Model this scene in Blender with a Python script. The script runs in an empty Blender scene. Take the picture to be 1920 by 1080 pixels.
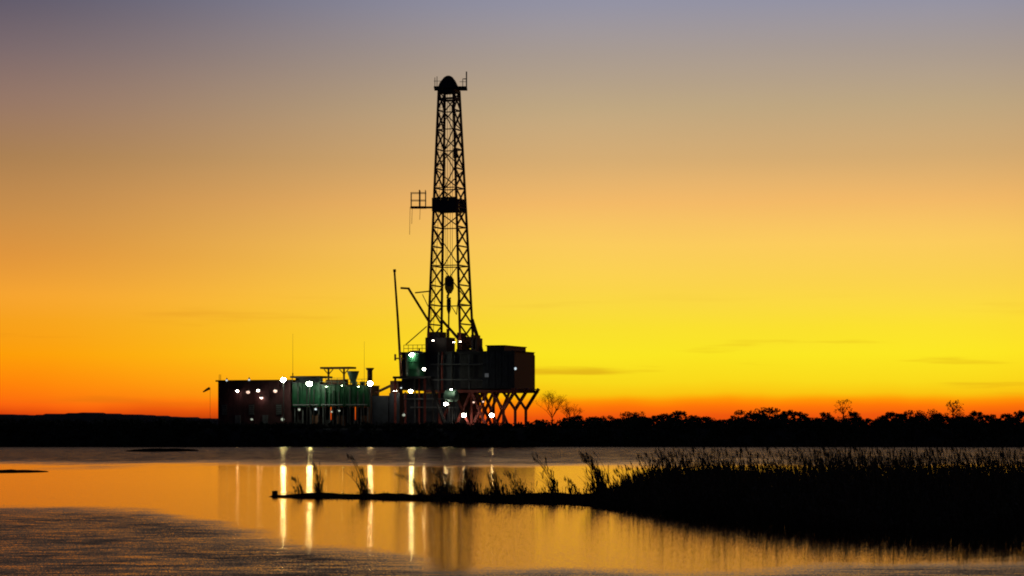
import bpy, math, random
import numpy as np
from mathutils import Vector, Matrix, Euler

random.seed(7)
rng = np.random.default_rng(11)
R = math.radians
scene = bpy.context.scene
C = scene.collection

# ------------------------------------------------------------------ camera
F = 4517.0          # focal length in pixels of the 1920 px wide photograph
CAMH = 3.0          # eye height above the water
HZ = 800.0          # horizon row of the photograph
cd = bpy.data.cameras.new('camera')
cd.sensor_width = 36.0
cd.lens = F / 1920.0 * 36.0
cd.shift_y = (HZ - 540.0) / 1920.0
cd.clip_start = 0.5
cd.clip_end = 60000.0
cam = bpy.data.objects.new('camera', cd)
cam.location = (0, 0, CAMH)
cam.rotation_euler = (R(90), 0, 0)
C.objects.link(cam)
scene.camera = cam

# ------------------------------------------------------------------ view
scene.view_settings.view_transform = 'Standard'
scene.view_settings.look = 'None'
scene.view_settings.exposure = 0.0
scene.view_settings.gamma = 1.0
scene.view_settings.use_curve_mapping = False
scene.cycles.use_denoising = True
scene.cycles.filter_width = 1.9
scene.cycles.max_bounces = 6
scene.cycles.sample_clamp_indirect = 6.0

# ------------------------------------------------------------------ sky after sunset
def lin(c):
    return tuple(((v / 255.0) / 12.92 if v / 255.0 <= 0.04045 else ((v / 255.0 + 0.055) / 1.055) ** 2.4) for v in c) + (1.0,)

def el_t(el):                       # ramp position of an elevation in degrees
    return math.sqrt(max(el, 0.0) / 90.0)
def row_t(y):
    return el_t(math.degrees(math.atan((HZ - y) / F)))

SUN_AZ = 6.0                        # the sun went down a little right of straight ahead
world = bpy.data.worlds.new('World')
scene.world = world
world.use_nodes = True
nt = world.node_tree
nt.nodes.clear()
N, Lk = nt.nodes, nt.links
def wn(t, **kw):
    n = N.new(t)
    for k, v in kw.items():
        setattr(n, k, v)
    return n
def wm(op, a, b=None, c=None, clamp=False):
    n = N.new('ShaderNodeMath'); n.operation = op; n.use_clamp = clamp
    for i, v in enumerate((a, b, c)):
        if v is None: continue
        if isinstance(v, (int, float)): n.inputs[i].default_value = v
        else: Lk.new(v, n.inputs[i])
    return n.outputs[0]
tc = wn('ShaderNodeTexCoord')
sep = wn('ShaderNodeSeparateXYZ')
Lk.new(tc.outputs['Generated'], sep.inputs[0])
el = wm('MULTIPLY', wm('ARCSINE', sep.outputs['Z']), 180 / math.pi)
az = wm('MULTIPLY', wm('ARCTAN2', sep.outputs['X'], sep.outputs['Y']), 180 / math.pi)
# slow unevenness of the cloud layers
def skynoise(sx, sy, seed, detail=3.0, lift=0.0):
    cx = wn('ShaderNodeCombineXYZ')
    Lk.new(wm('MULTIPLY', az, sx), cx.inputs[0]); Lk.new(wm('MULTIPLY', wm('ADD', el, lift), sy), cx.inputs[1])
    cx.inputs[2].default_value = seed
    n = wn('ShaderNodeTexNoise'); n.inputs['Scale'].default_value = 1.0; n.inputs['Detail'].default_value = detail
    Lk.new(cx.outputs[0], n.inputs['Vector'])
    return n.outputs['Fac']
wob = wm('MULTIPLY', wm('SUBTRACT', skynoise(0.35, 0.6, 3.1), 0.5), 0.30)
tilt = wm('MULTIPLY', wm('SUBTRACT', az, 4.0), -0.006)
elw = wm('ADD', el, wm('MULTIPLY', wm('ADD', wob, tilt), wm('MULTIPLY_ADD', el, -0.12, 1.0, True)))
t = wm('SQRT', wm('DIVIDE', wm('MAXIMUM', elw, 0.0), 90.0))
def ramp(stops, fac):
    r = wn('ShaderNodeValToRGB')
    cr = r.color_ramp
    cr.elements[0].position = stops[0][0]; cr.elements[0].color = lin(stops[0][1])
    cr.elements[1].position = stops[-1][0]; cr.elements[1].color = lin(stops[-1][1])
    for p, c in stops[1:-1]:
        e = cr.elements.new(p); e.color = lin(c)
    Lk.new(fac, r.inputs[0])
    return r.outputs[0]
high = [(el_t(20), (88, 86, 108)), (el_t(40), (52, 54, 80)), (1.0, (30, 36, 60))]
warm = [(0.0, (205, 62, 12)), (row_t(781), (240, 88, 14)), (row_t(763), (255, 118, 8)), (row_t(751), (254, 150, 6)), (row_t(739), (250, 196, 16)),
        (row_t(715), (250, 218, 26)), (row_t(665), (251, 231, 34)), (row_t(615), (249, 223, 46)), (row_t(540), (249, 210, 72)),
        (row_t(460), (250, 202, 90)), (row_t(380), (240, 182, 100)), (row_t(300), (212, 170, 112)), (row_t(200), (188, 163, 126)),
        (row_t(100), (166, 152, 143)), (row_t(0), (143, 143, 162))] + high
cool = [(0.0, (96, 14, 8)), (row_t(785), (130, 26, 8)), (row_t(768), (214, 66, 12)), (row_t(750), (252, 98, 14)), (row_t(715), (254, 124, 8)),
        (row_t(660), (252, 154, 6)), (row_t(600), (246, 158, 26)), (row_t(555), (244, 160, 44)), (row_t(480), (222, 146, 58)),
        (row_t(400), (198, 138, 70)), (row_t(300), (168, 124, 78)), (row_t(200), (146, 114, 98)), (row_t(100), (118, 100, 104)),
        (row_t(0), (88, 83, 102))] + high
back = [(0.0, (22, 20, 27)), (el_t(6), (26, 24, 34)), (el_t(20), (27, 29, 44)), (1.0, (30, 36, 60))]
rw, rc, rb = ramp(warm, t), ramp(cool, t), ramp(back, t)
off = wm('ABSOLUTE', wm('SUBTRACT', az, SUN_AZ))
def smooth(v, a, b):
    n = wn('ShaderNodeMapRange'); n.interpolation_type = 'SMOOTHSTEP'
    Lk.new(v, n.inputs['Value']); n.inputs['From Min'].default_value = a; n.inputs['From Max'].default_value = b
    return n.outputs['Result']
def mixc(f, a, b):
    n = wn('ShaderNodeMix'); n.data_type = 'RGBA'
    if isinstance(f, (int, float)): n.inputs['Factor'].default_value = f
    else: Lk.new(f, n.inputs['Factor'])
    for i, v in ((6, a), (7, b)):
        if isinstance(v, tuple): n.inputs[i].default_value = v
        else: Lk.new(v, n.inputs[i])
    return n.outputs[2]
sky = mixc(smooth(off, 3.5, 19.5), rw, rc)
# thin cloud streaks low in the glow
streak = smooth(skynoise(0.16, 2.3, 8.4, 4.0, 1.2), 0.58, 0.74)
band = wm('MULTIPLY', smooth(el, 0.35, 0.8), wm('SUBTRACT', 1.0, smooth(el, 1.7, 3.4)))
sky = mixc(wm('MULTIPLY', wm('MULTIPLY', streak, band), 0.42), sky, lin((196, 108, 14)))
sky = mixc(smooth(off, 18.5, 60.0), sky, rb)
# faint large unevenness
un = wm('MULTIPLY_ADD', skynoise(0.07, 0.45, 1.7, 2.0), 0.10, 0.95)
hsv = wn('ShaderNodeHueSaturation'); Lk.new(un, hsv.inputs['Value']); Lk.new(sky, hsv.inputs['Color'])
bg = wn('ShaderNodeBackground'); Lk.new(hsv.outputs[0], bg.inputs['Color']); bg.inputs['Strength'].default_value = 1.0
ns = wn('ShaderNodeTexSky'); ns.sky_type = 'NISHITA'; ns.sun_disc = False
ns.sun_elevation = R(-3.0); ns.sun_rotation = R(SUN_AZ); ns.altitude = 0; ns.dust_density = 2.0
bgn = wn('ShaderNodeBackground'); Lk.new(ns.outputs[0], bgn.inputs['Color']); bgn.inputs['Strength'].default_value = 0.05
add = wn('ShaderNodeAddShader'); Lk.new(bg.outputs[0], add.inputs[0]); Lk.new(bgn.outputs[0], add.inputs[1])
wo = wn('ShaderNodeOutputWorld'); Lk.new(add.outputs[0], wo.inputs['Surface'])

# ------------------------------------------------------------------ helpers
def at(px, py, Y):
    """world point seen at a photograph pixel, at distance Y"""
    return Vector(((px - 960.0) * Y / F, Y, CAMH + (HZ - py) * Y / F))

def pmat(name, col, rough=0.7, metal=0.0, scale=3.0, var=0.35, emit=None, strength=0.0, spec=0.4):
    m = bpy.data.materials.new(name); m.use_nodes = True
    n, l = m.node_tree.nodes, m.node_tree.links
    b = n['Principled BSDF']
    b.inputs['Roughness'].default_value = rough; b.inputs['Metallic'].default_value = metal
    b.inputs['Specular IOR Level'].default_value = spec
    co = n.new('ShaderNodeTexCoord')
    no = n.new('ShaderNodeTexNoise'); no.inputs['Scale'].default_value = scale; no.inputs['Detail'].default_value = 6
    l.new(co.outputs['Object'], no.inputs['Vector'])
    r = n.new('ShaderNodeValToRGB')
    d = tuple(max(0.0, c * (1 - var)) for c in col) + (1,)
    u = tuple(min(1.0, c * (1 + var)) for c in col) + (1,)
    r.color_ramp.elements[0].position = 0.3; r.color_ramp.elements[1].position = 0.7
    r.color_ramp.elements[0].color = d; r.color_ramp.elements[1].color = u
    l.new(no.outputs['Fac'], r.inputs[0]); l.new(r.outputs[0], b.inputs['Base Color'])
    if emit:
        b.inputs['Emission Color'].default_value = emit + (1,)
        b.inputs['Emission Strength'].default_value = strength
    return m

M = {
    'dark_steel': pmat('dark_steel', (0.025, 0.022, 0.022), 0.55, 0.0, 2.0),
    'mast_steel': pmat('mast_steel', (0.16, 0.045, 0.025), 0.6, 0.0, 2.0),
    'red_oxide': pmat('red_oxide', (0.26, 0.045, 0.03), 0.6, 0.0, 1.5),
    'maroon': pmat('maroon', (0.055, 0.014, 0.016), 0.8, 0.0, 0.8),
    'green': pmat('green', (0.006, 0.058, 0.022), 0.5, 0.0, 1.2),
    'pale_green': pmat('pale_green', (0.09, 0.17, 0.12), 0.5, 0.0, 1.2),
    'blue_grey': pmat('blue_grey', (0.022, 0.025, 0.034), 0.6, 0.0, 1.0),
    'grey': pmat('grey', (0.10, 0.10, 0.10), 0.6, 0.0, 2.0),
    'rust': pmat('rust', (0.17, 0.075, 0.04), 0.8, 0.0, 3.0),
    'yellow': pmat('yellow', (0.42, 0.30, 0.04), 0.55, 0.0, 2.0),
    'rope': pmat('rope', (0.06, 0.05, 0.04), 0.9),
    'cloth': pmat('cloth', (0.25, 0.06, 0.03), 0.9),
    'mud': pmat('mud', (0.014, 0.011, 0.009), 0.9, 0.0, 1.5, 0.4, spec=0.0),
    'soil': pmat('soil', (0.036, 0.037, 0.025), 0.95, 0.0, 0.25, 0.4, spec=0.1),
    'bark': pmat('bark', (0.06, 0.042, 0.03), 0.9, 0.0, 4.0, spec=0.1),
    'leaf': pmat('leaf', (0.035, 0.05, 0.022), 0.8, 0.0, 0.6, 0.4, spec=0.1),
    'brush': pmat('brush', (0.04, 0.05, 0.024), 0.85, 0.0, 0.4, 0.4, spec=0.1),
    'reed': pmat('reed', (0.075, 0.062, 0.032), 0.8, 0.0, 0.7, 0.4, spec=0.1),
    'plume': pmat('plume', (0.12, 0.095, 0.06), 0.9, 0.0, 3.0, spec=0.1),
    'wood': pmat('wood', (0.05, 0.04, 0.032), 0.9, 0.0, 5.0, spec=0.1),
    'lamp_white': pmat('lamp_white', (0.8, 0.8, 0.8), 0.3, var=0.02, emit=(1.0, 0.95, 0.76), strength=55),
    'lamp_green': pmat('lamp_green', (0.8, 0.8, 0.8), 0.3, var=0.02, emit=(0.88, 1.0, 0.74), strength=110),
    'lamp_pink': pmat('lamp_pink', (0.8, 0.8, 0.8), 0.3, var=0.02, emit=(1.0, 0.62, 0.46), strength=1.25),
    'lamp_up': pmat('lamp_up', (0.8, 0.8, 0.8), 0.3, var=0.02, emit=(1.0, 0.80, 0.62), strength=22),
    'lamp_small': pmat('lamp_small', (0.8, 0.8, 0.8), 0.3, var=0.02, emit=(0.80, 1.0, 0.55), strength=45),
    'lamp_dim': pmat('lamp_dim', (0.8, 0.8, 0.8), 0.3, var=0.02, emit=(0.80, 0.95, 1.0), strength=0.8),
    'lamp_faint': pmat('lamp_faint', (0.8, 0.8, 0.8), 0.3, var=0.02, emit=(0.9, 1.0, 0.75), strength=0.35),
}

ORG = {}
def tag(o, label=None, cat=None, group=None, kind=None):
    if label: o['label'] = label
    if cat: o['category'] = cat
    if group: o['group'] = group
    if kind: o['kind'] = kind
    return o
def empty(name, loc, label, cat, group=None):
    o = bpy.data.objects.new(name, None)
    o.location = loc; o.empty_display_size = 0.5
    C.objects.link(o)
    ORG[o] = Vector(loc)
    return tag(o, label, cat, group)

BOXF = [(0, 1, 2, 3), (7, 6, 5, 4), (0, 4, 5, 1), (1, 5, 6, 2), (2, 6, 7, 3), (3, 7, 4, 0)]
class MB:
    def __init__(self): self.v = []; self.f = []
    def raw(self, v, f):
        o = len(self.v)
        self.v += [Vector(p) for p in v]
        self.f += [tuple(i + o for i in q) for q in f]
        return self
    def hexa(self, p):              # 4 bottom corners ccw seen from below, then 4 top
        return self.raw(p, BOXF)
    def box(self, c, sz, m=None):
        sx, sy, sz_ = sz[0] / 2, sz[1] / 2, sz[2] / 2
        pts = [Vector(p) for p in ((-sx, -sy, -sz_), (-sx, sy, -sz_), (sx, sy, -sz_), (sx, -sy, -sz_),
                                   (-sx, -sy, sz_), (-sx, sy, sz_), (sx, sy, sz_), (sx, -sy, sz_))]
        if m is not None: pts = [m @ p for p in pts]
        return self.hexa([p + Vector(c) for p in pts])
    def bar(self, a, b, w, h=None, up=Vector((0, 0, 1))):
        a, b = Vector(a), Vector(b); h = h or w
        d = (b - a).normalized()
        if abs(d.dot(up)) > 0.98: up = Vector((0, 1, 0))
        s = d.cross(up).normalized(); t_ = s.cross(d).normalized()
        s *= w / 2; t_ *= h / 2
        pts = [a - s - t_, a - s + t_, a + s + t_, a + s - t_, b - s - t_, b - s + t_, b + s + t_, b + s - t_]
        return self.raw(pts, BOXF)
    def tube(self, a, b, r0, r1=None, n=8, caps=True):
        a, b = Vector(a), Vector(b); r1 = r0 if r1 is None else r1
        d = (b - a).normalized()
        up = Vector((0, 0, 1)) if abs(d.z) < 0.95 else Vector((1, 0, 0))
        s = d.cross(up).normalized(); t_ = s.cross(d)
        v = []; f = []
        for i in range(n):
            an = 2 * math.pi * i / n
            o = s * math.cos(an) + t_ * math.sin(an)
            v += [a + o * r0, b + o * r1]
        for i in range(n):
            j = (i + 1) % n
            f.append((2 * i, 2 * j, 2 * j + 1, 2 * i + 1))
        if caps:
            f.append(tuple(2 * i for i in reversed(range(n)))); f.append(tuple(2 * i + 1 for i in range(n)))
        return self.raw(v, f)
    def path(self, pts, rad, n=4):
        for i in range(len(pts) - 1):
            self.tube(pts[i], pts[i + 1], rad[i], rad[i + 1], n, caps=(i in (0, len(pts) - 2)))
        return self
    def dome(self, c, d, r, depth, n=12, rings=4):
        """a cap of radius r bulging along d"""
        c, d = Vector(c), Vector(d).normalized()
        up = Vector((0, 0, 1)) if abs(d.z) < 0.95 else Vector((1, 0, 0))
        s = d.cross(up).normalized(); t_ = s.cross(d)
        v = []; f = []
        for k in range(rings):
            ph = math.pi / 2 * k / rings
            for i in range(n):
                an = 2 * math.pi * i / n
                v.append(c + (s * math.cos(an) + t_ * math.sin(an)) * r * math.cos(ph) + d * depth * math.sin(ph))
        v.append(c + d * depth)
        for k in range(rings - 1):
            for i in range(n):
                j = (i + 1) % n
                f.append((k * n + i, k * n + j, (k + 1) * n + j, (k + 1) * n + i))
        for i in range(n):
            f.append(((rings - 1) * n + i, (rings - 1) * n + (i + 1) % n, rings * n))
        f.append(tuple(reversed(range(n))))
        return self.raw(v, f)
    def build(self, name, mat, parent=None, origin=None, smooth=False):
        o0 = ORG[parent] if parent is not None else Vector(origin or (0, 0, 0))
        me = bpy.data.meshes.new(name)
        me.from_pydata([tuple(p - o0) for p in self.v], [], self.f)
        me.materials.append(M[mat] if isinstance(mat, str) else mat)
        if smooth: me.polygons.foreach_set('use_smooth', [True] * len(me.polygons))
        me.update()
        ob = bpy.data.objects.new(name, me)
        C.objects.link(ob)
        if parent is not None: ob.parent = parent
        else: ob.location = o0
        ORG[ob] = o0
        return ob

# ------------------------------------------------------------------ ground
SHORE = 357.0
def shore_y(x):
    return SHORE + 1.6 * math.sin(x * 0.045 + 1.0) + 0.9 * math.sin(x * 0.16) + 0.4 * math.sin(x * 0.51 + 2)
def bank_z(x, y):
    d = y - shore_y(x)
    if d <= 0: return max(-1.2, 0.10 * d)
    if d < 7: s = d / 7.0; return 2.75 * s * s * (3 - 2 * s) + 0.12 * math.sin(x * 0.7) * s
    if d < 11: return 2.75 - 0.25 * (d - 7) / 4
    return 2.5
PAD = 2.5
xs = np.concatenate([-np.geomspace(9000, 170, 14), np.arange(-160, 161, 2.0), np.geomspace(170, 9000, 14)])
ys = np.concatenate([np.arange(343, 372, 1.0), np.arange(374, 470, 8.0), np.geomspace(480, 16000, 14)])
V = [(x, y, bank_z(x, y)) for y in ys for x in xs]
nx = len(xs)
Fc = [(j * nx + i, j * nx + i + 1, (j + 1) * nx + i + 1, (j + 1) * nx + i) for j in range(len(ys) - 1) for i in range(nx - 1)]
g = MB().raw(V, Fc).build('ground', 'soil', smooth=True); tag(g, kind='structure')

# low ridge far behind on the left
V = []; Fc = []
prof = [(-1500, 2), (-1200, 5), (-800, 9), (-640, 11), (-580, 13), (-540, 12.5), (-505, 15), (-475, 15.5), (-440, 14), (-400, 11.5), (-350, 9), (-300, 7.5), (-200, 6), (-100, 2)]
px_, pz_ = zip(*prof)
rh = random.Random(4)
prof = [(x, float(np.interp(x, px_, pz_)) * (0.93 + 0.10 * rh.random()) + rh.uniform(-1.0, 0.6)) for x in list(range(-1500, -700, 60)) + list(range(-700, -95, 5))]
for i, (x, z) in enumerate(prof):
    V += [(x, 2600, -2), (x, 2660, z + 3.0), (x, 2800, z + 3.6), (x, 2950, -2)]
for i in range(len(prof) - 1):
    for k in range(3):
        Fc.append((4 * i + k, 4 * i + 4 + k, 4 * i + 5 + k, 4 * i + 1 + k))
h = MB().raw(V, Fc).build('hills', 'soil', smooth=True); tag(h, kind='structure')

# bank on which the viewer stands, below and behind the picture
V = []; Fc = []
bx = np.linspace(-300, 300, 61); by = [-200, -30, -6, 4, 9, 14]; bz = [1.6, 1.6, 1.5, 1.35, 0.3, -0.6]
for y, z in zip(by, bz):
    for x in bx: V.append((x, y + (0.8 * math.sin(x * 0.3) if y > 0 else 0), z))
for j in range(len(by) - 1):
    for i in range(len(bx) - 1):
        Fc.append((j * 61 + i, j * 61 + i + 1, (j + 1) * 61 + i + 1, (j + 1) * 61 + i))
nb = MB().raw(V, Fc).build('near_bank', 'soil', smooth=True); tag(nb, kind='structure')

# ------------------------------------------------------------------ water
wmat = bpy.data.materials.new('water'); wmat.use_nodes = True
n, l = wmat.node_tree.nodes, wmat.node_tree.links
n.remove(n['Principled BSDF'])
body = n.new('ShaderNodeBsdfDiffuse'); body.inputs['Color'].default_value = (0.02, 0.013, 0.009, 1)      # silty brown water
glo = n.new('ShaderNodeBsdfGlossy'); glo.inputs['Color'].default_value = (1.0, 0.68, 0.33, 1)
fre = n.new('ShaderNodeFresnel'); fre.inputs['IOR'].default_value = 1.33
mxs = n.new('ShaderNodeMixShader'); l.new(fre.outputs[0], mxs.inputs[0]); l.new(body.outputs[0], mxs.inputs[1]); l.new(glo.outputs[0], mxs.inputs[2])
l.new(mxs.outputs[0], n['Material Output'].inputs['Surface'])
def mm(op, a, b_=None, c=None, clamp=False):
    q = n.new('ShaderNodeMath'); q.operation = op; q.use_clamp = clamp
    for i, v in enumerate((a, b_, c)):
        if v is None: continue
        if isinstance(v, (int, float)): q.inputs[i].default_value = v
        else: l.new(v, q.inputs[i])
    return q.outputs[0]
def msm(v, a, b_, lo=0.0, hi=1.0):
    q = n.new('ShaderNodeMapRange'); q.interpolation_type = 'SMOOTHSTEP'
    l.new(v, q.inputs['Value'])
    for k_, vv in (('From Min', a), ('From Max', b_), ('To Min', lo), ('To Max', hi)): q.inputs[k_].default_value = vv
    return q.outputs['Result']
geo = n.new('ShaderNodeNewGeometry')
sp = n.new('ShaderNodeSeparateXYZ'); l.new(geo.outputs['Position'], sp.inputs[0])
def wnoise(sx, sy, off_, detail=2.0, rough=0.5):
    mp = n.new('ShaderNodeMapping'); mp.inputs['Scale'].default_value = (sx, sy, 1); mp.inputs['Location'].default_value = (off_, off_ * 1.7, 0)
    l.new(geo.outputs['Position'], mp.inputs['Vector'])
    q = n.new('ShaderNodeTexNoise'); q.inputs['Scale'].default_value = 1.0; q.inputs['Detail'].default_value = detail; q.inputs['Roughness'].default_value = rough
    l.new(mp.outputs[0], q.inputs['Vector'])
    return q
# wind: the far reach and the open water before the reed spit are ruffled, the lee between them lies calm
patch = mm('MULTIPLY', mm('SUBTRACT', wnoise(0.05, 0.02, 4.0, 4.0).outputs['Fac'], 0.5), 110.0)
far = msm(mm('ADD', sp.outputs['Y'], patch), 172, 228)
bnd = n.new('ShaderNodeValToRGB')
l.new(mm('MULTIPLY_ADD', sp.outputs['X'], 1 / 60.0, 0.5, True), bnd.inputs[0])
def bp(x): return x / 60.0 + 0.5
bst = [(-30, 93), (-19, 90), (-13, 87), (-9.3, 76), (-5.0, 61), (-1, 52), (3, 50), (8, 52.5), (14, 56), (30, 56)]
cr = bnd.color_ramp
cr.elements[0].position = bp(bst[0][0]); cr.elements[0].color = (bst[0][1] / 100.0,) * 3 + (1,)
cr.elements[1].position = bp(bst[-1][0]); cr.elements[1].color = (bst[-1][1] / 100.0,) * 3 + (1,)
for x_, y_ in bst[1:-1]:
    e = cr.elements.new(bp(x_)); e.color = (y_ / 100.0,) * 3 + (1,)
edge = mm('MULTIPLY', bnd.outputs[0], 100.0)
patch2 = mm('MULTIPLY', mm('SUBTRACT', wnoise(0.16, 0.10, 9.0, 3.0).outputs['Fac'], 0.5), 9.0)
near = msm(mm('SUBTRACT', mm('ADD', sp.outputs['Y'], patch2), edge), -7, 3, 1.0, 0.0)
AMP_CALM, AMP_NEAR, AMP_FAR = 0.040, 0.42, 0.66
lee = msm(sp.outputs['Y'], 55, 150, 0.062, 0.038)
lean_ = msm(sp.outputs['Y'], 55, 150, -0.0115, -0.0165)
amp = mm('ADD', AMP_CALM, mm('ADD', mm('MULTIPLY', near, AMP_NEAR - AMP_CALM), mm('MULTIPLY', far, AMP_FAR - AMP_CALM)))
gust = msm(wnoise(0.35, 0.22, 2.0, 3.0).outputs['Fac'], 0.25, 0.75, 0.65, 1.35)
amp = mm('MULTIPLY', amp, gust)
rip = wnoise(0.85, 2.3, 0.0, 4.0, 0.62)
fine = wnoise(34.0, 13.0, 3.0, 1.0, 0.5)
def slope(tex, k):
    a_ = n.new('ShaderNodeVectorMath'); a_.operation = 'SUBTRACT'; a_.inputs[1].default_value = (0.5, 0.5, 0.5); l.new(tex.outputs['Color'], a_.inputs[0])
    c_ = n.new('ShaderNodeVectorMath'); c_.operation = 'SCALE'; l.new(a_.outputs[0], c_.inputs[0]); l.new(k, c_.inputs['Scale'])
    d_ = n.new('ShaderNodeVectorMath'); d_.operation = 'MULTIPLY'; d_.inputs[1].default_value = (0.22, 1, 0); l.new(c_.outputs[0], d_.inputs[0])
    return d_.outputs[0]
wind = mm('MAXIMUM', mm('SUBTRACT', amp, AMP_CALM * 1.4), 0.0)
fl = n.new('ShaderNodeVectorMath'); fl.operation = 'ADD'
l.new(slope(fine, mm('ADD', mm('MULTIPLY', wind, 0.8), mm('MULTIPLY', lee, 2.0))), fl.inputs[0]); l.new(slope(rip, mm('MULTIPLY', wind, 1.15)), fl.inputs[1])
# the ripples run in from the far side: their steeper faces look towards the near bank
face = n.new('ShaderNodeCombineXYZ'); face.inputs[2].default_value = 1.0
l.new(mm('ADD', mm('MULTIPLY', wind, -0.26), lean_), face.inputs[1])
va = n.new('ShaderNodeVectorMath'); va.operation = 'ADD'; l.new(face.outputs[0], va.inputs[1]); l.new(fl.outputs[0], va.inputs[0])
vn = n.new('ShaderNodeVectorMath'); vn.operation = 'NORMALIZE'; l.new(va.outputs[0], vn.inputs[0])
l.new(vn.outputs[0], glo.inputs['Normal'])
frw = n.new('ShaderNodeFresnel'); frw.inputs['IOR'].default_value = 1.33; l.new(vn.outputs[0], frw.inputs['Normal'])     # ruffled water reflects less
rf_ = mm('MAXIMUM', near, far)
l.new(mm('ADD', mm('MULTIPLY', frw.outputs[0], rf_), mm('MULTIPLY', fre.outputs[0], mm('SUBTRACT', 1.0, rf_))), mxs.inputs[0])
rg = mm('ADD', 0.09, mm('MULTIPLY', mm('MAXIMUM', near, far), 0.04))
l.new(rg, glo.inputs['Roughness'])
w = MB().raw([(-2500, 2, 0), (2500, 2, 0), (2500, 420, 0), (-2500, 420, 0)], [(0, 1, 2, 3)]).build('water', wmat)
tag(w, kind='structure')

# ------------------------------------------------------------------ mud spit and bars
def mud_sheet(name, outline_front, outline_back, hgt, jitter=0.0):
    """outline_*: lists of (x, y) left to right with equal length"""
    v = []; f = []
    m_ = len(outline_front)
    for i in range(m_):
        fx, fy = outline_front[i]; bx_, by_ = outline_back[i]
        hh = hgt[i]
        for k, (s, z) in enumerate(((0, -0.10), (0.12, 0.02), (0.3, hh * 0.8), (0.5, hh), (0.75, hh * 0.8), (1, -0.10))):
            v.append((fx + (bx_ - fx) * s + random.uniform(-jitter, jitter), fy + (by_ - fy) * s, z + (random.uniform(-.10, .10) * hh if z > 0.02 else 0)))
    for i in range(m_ - 1):
        for k in range(5):
            f.append((i * 6 + k, (i + 1) * 6 + k, (i + 1) * 6 + k + 1, i * 6 + k + 1))
    o = MB().raw(v, f).build(name, 'mud', smooth=True)
    return tag(o, kind='structure')
def front_y(px):                    # front waterline of spit and reed bed by photograph column
    return float(np.interp(px, [510, 560, 700, 900, 1000, 1120, 1180, 1300, 1420, 1560, 1700, 1920, 2600], [102.6, 101.0, 98.0, 93.5, 91.5, 88.0, 84, 76, 70, 65, 62, 61.5, 60]))
def back_y(px):
    return float(np.interp(px, [510, 560, 700, 900, 1000, 1150, 1350, 1600, 1920, 2600], [103.4, 104, 104, 104, 104, 106, 111, 114, 116, 118]))
cols = list(np.linspace(512, 1150, 46)) + list(np.linspace(1160, 2600, 110))
fr = [((c - 960) * front_y(c) / F, front_y(c) + 0.5 * math.sin(c * 0.031) + 0.35 * math.sin(c * 0.083 + 1)) for c in cols]
bk = [((c - 960) * back_y(c) / F, back_y(c)) for c in cols]
hg = [float(np.interp(c, [512, 560, 700, 1000, 1200], [0.10, 0.14, 0.18, 0.24, 0.26])) * (1 + 0.22 * math.sin(c * 0.045) + 0.15 * math.sin(c * 0.013)) for c in cols]
mud_sheet('mud_spit', fr, bk, hg, 0.03)
def bar(px0, px1, yf, yb, hh, nn=24):
    fr, bk, hg = [], [], []
    for i in range(nn):
        s = i / (nn - 1); p = px0 + (px1 - px0) * s
        wdt = math.sin(math.pi * min(1, max(0.02, s))) ** 0.5
        mid = (yf + yb) / 2; hf = (yb - yf) / 2 * wdt
        fr.append(((p - 960) * mid / F, mid - hf + random.uniform(-.2, .2))); bk.append(((p - 960) * mid / F, mid + hf))
        hg.append(hh * wdt * random.uniform(.7, 1.2))
    mud_sheet('mud_bar', fr, bk, hg)
bar(-160, 92, 153, 166, 0.14)
bar(240, 372, 283, 312, 0.30)

# stump at the tip of the spit
p = at(516, 936, 103.0); p.z = 0.0
st = empty('tree_stump', p, 'short dark stump at the bare tip of the mud spit', 'stump')
MB().tube(p + Vector((0, 0, -0.2)), p + Vector((-0.02, 0, 0.26)), 0.15, 0.12, 9).build('trunk', 'wood', st)
MB().tube(p + Vector((0.08, 0, 0.02)), p + Vector((0.42, -0.05, 0.0)), 0.07, 0.04, 6).build('root', 'wood', st)
MB().tube(p + Vector((-0.06, -0.05, 0.03)), p + Vector((-0.25, -0.2, -0.02)), 0.06, 0.03, 6).build('root', 'wood', st)

# ------------------------------------------------------------------ reeds
def reed_arrays(bases, heights, leans, rad, leaves, seed):
    """tubes of three sides for the stems, ribbons for the leaves, as (verts, faces)"""
    r_ = np.random.default_rng(seed)
    v = []; f = []; o = 0
    for (bx_, by_, bz_), hh, (lx, ly) in zip(bases, heights, leans):
        ns_ = 4
        ring = []
        for k in range(ns_ + 1):
            s = k / ns_
            c = (bx_ + lx * s * s * hh, by_ + ly * s * s * hh, bz_ + hh * s * (1 - 0.12 * (lx * lx + ly * ly) * s))
            rr = rad * (1 - 0.65 * s)
            for q in range(3):
                an = 2.094 * q
                v.append((c[0] + rr * math.cos(an), c[1] + rr * math.sin(an), c[2]))
            ring.append(c)
        for k in range(ns_):
            for q in range(3):
                a = o + 3 * k + q; b2 = o + 3 * k + (q + 1) % 3
                f.append((a, b2, b2 + 3, a + 3))
        o += 3 * (ns_ + 1)
        for _ in range(leaves):
            s = r_.uniform(0.1, 0.85); k = int(s * ns_)
            c0 = np.array(ring[k]); ln = r_.uniform(0.25, 0.6) * min(1.0, hh / 1.4)
            an = r_.uniform(0, 6.283); out = np.array([math.cos(an) - 0.35, math.sin(an), 0]) * 0.45
            side = np.array([-math.sin(an), math.cos(an), 0.0]) * r_.uniform(0.012, 0.026)
            c1 = c0 + (out * 0.45 + np.array([0, 0, 0.75])) * ln
            c2 = c0 + (out * 1.2 + np.array([0, 0, 0.85])) * ln
            for c_, wd in ((c0, 0.6), (c1, 1.0), (c2, 0.1)):
                v.append(tuple(c_ - side * wd)); v.append(tuple(c_ + side * wd))
            f.append((o, o + 1, o + 3, o + 2)); f.append((o + 2, o + 3, o + 5, o + 4)); o += 6
    return v, f
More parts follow.
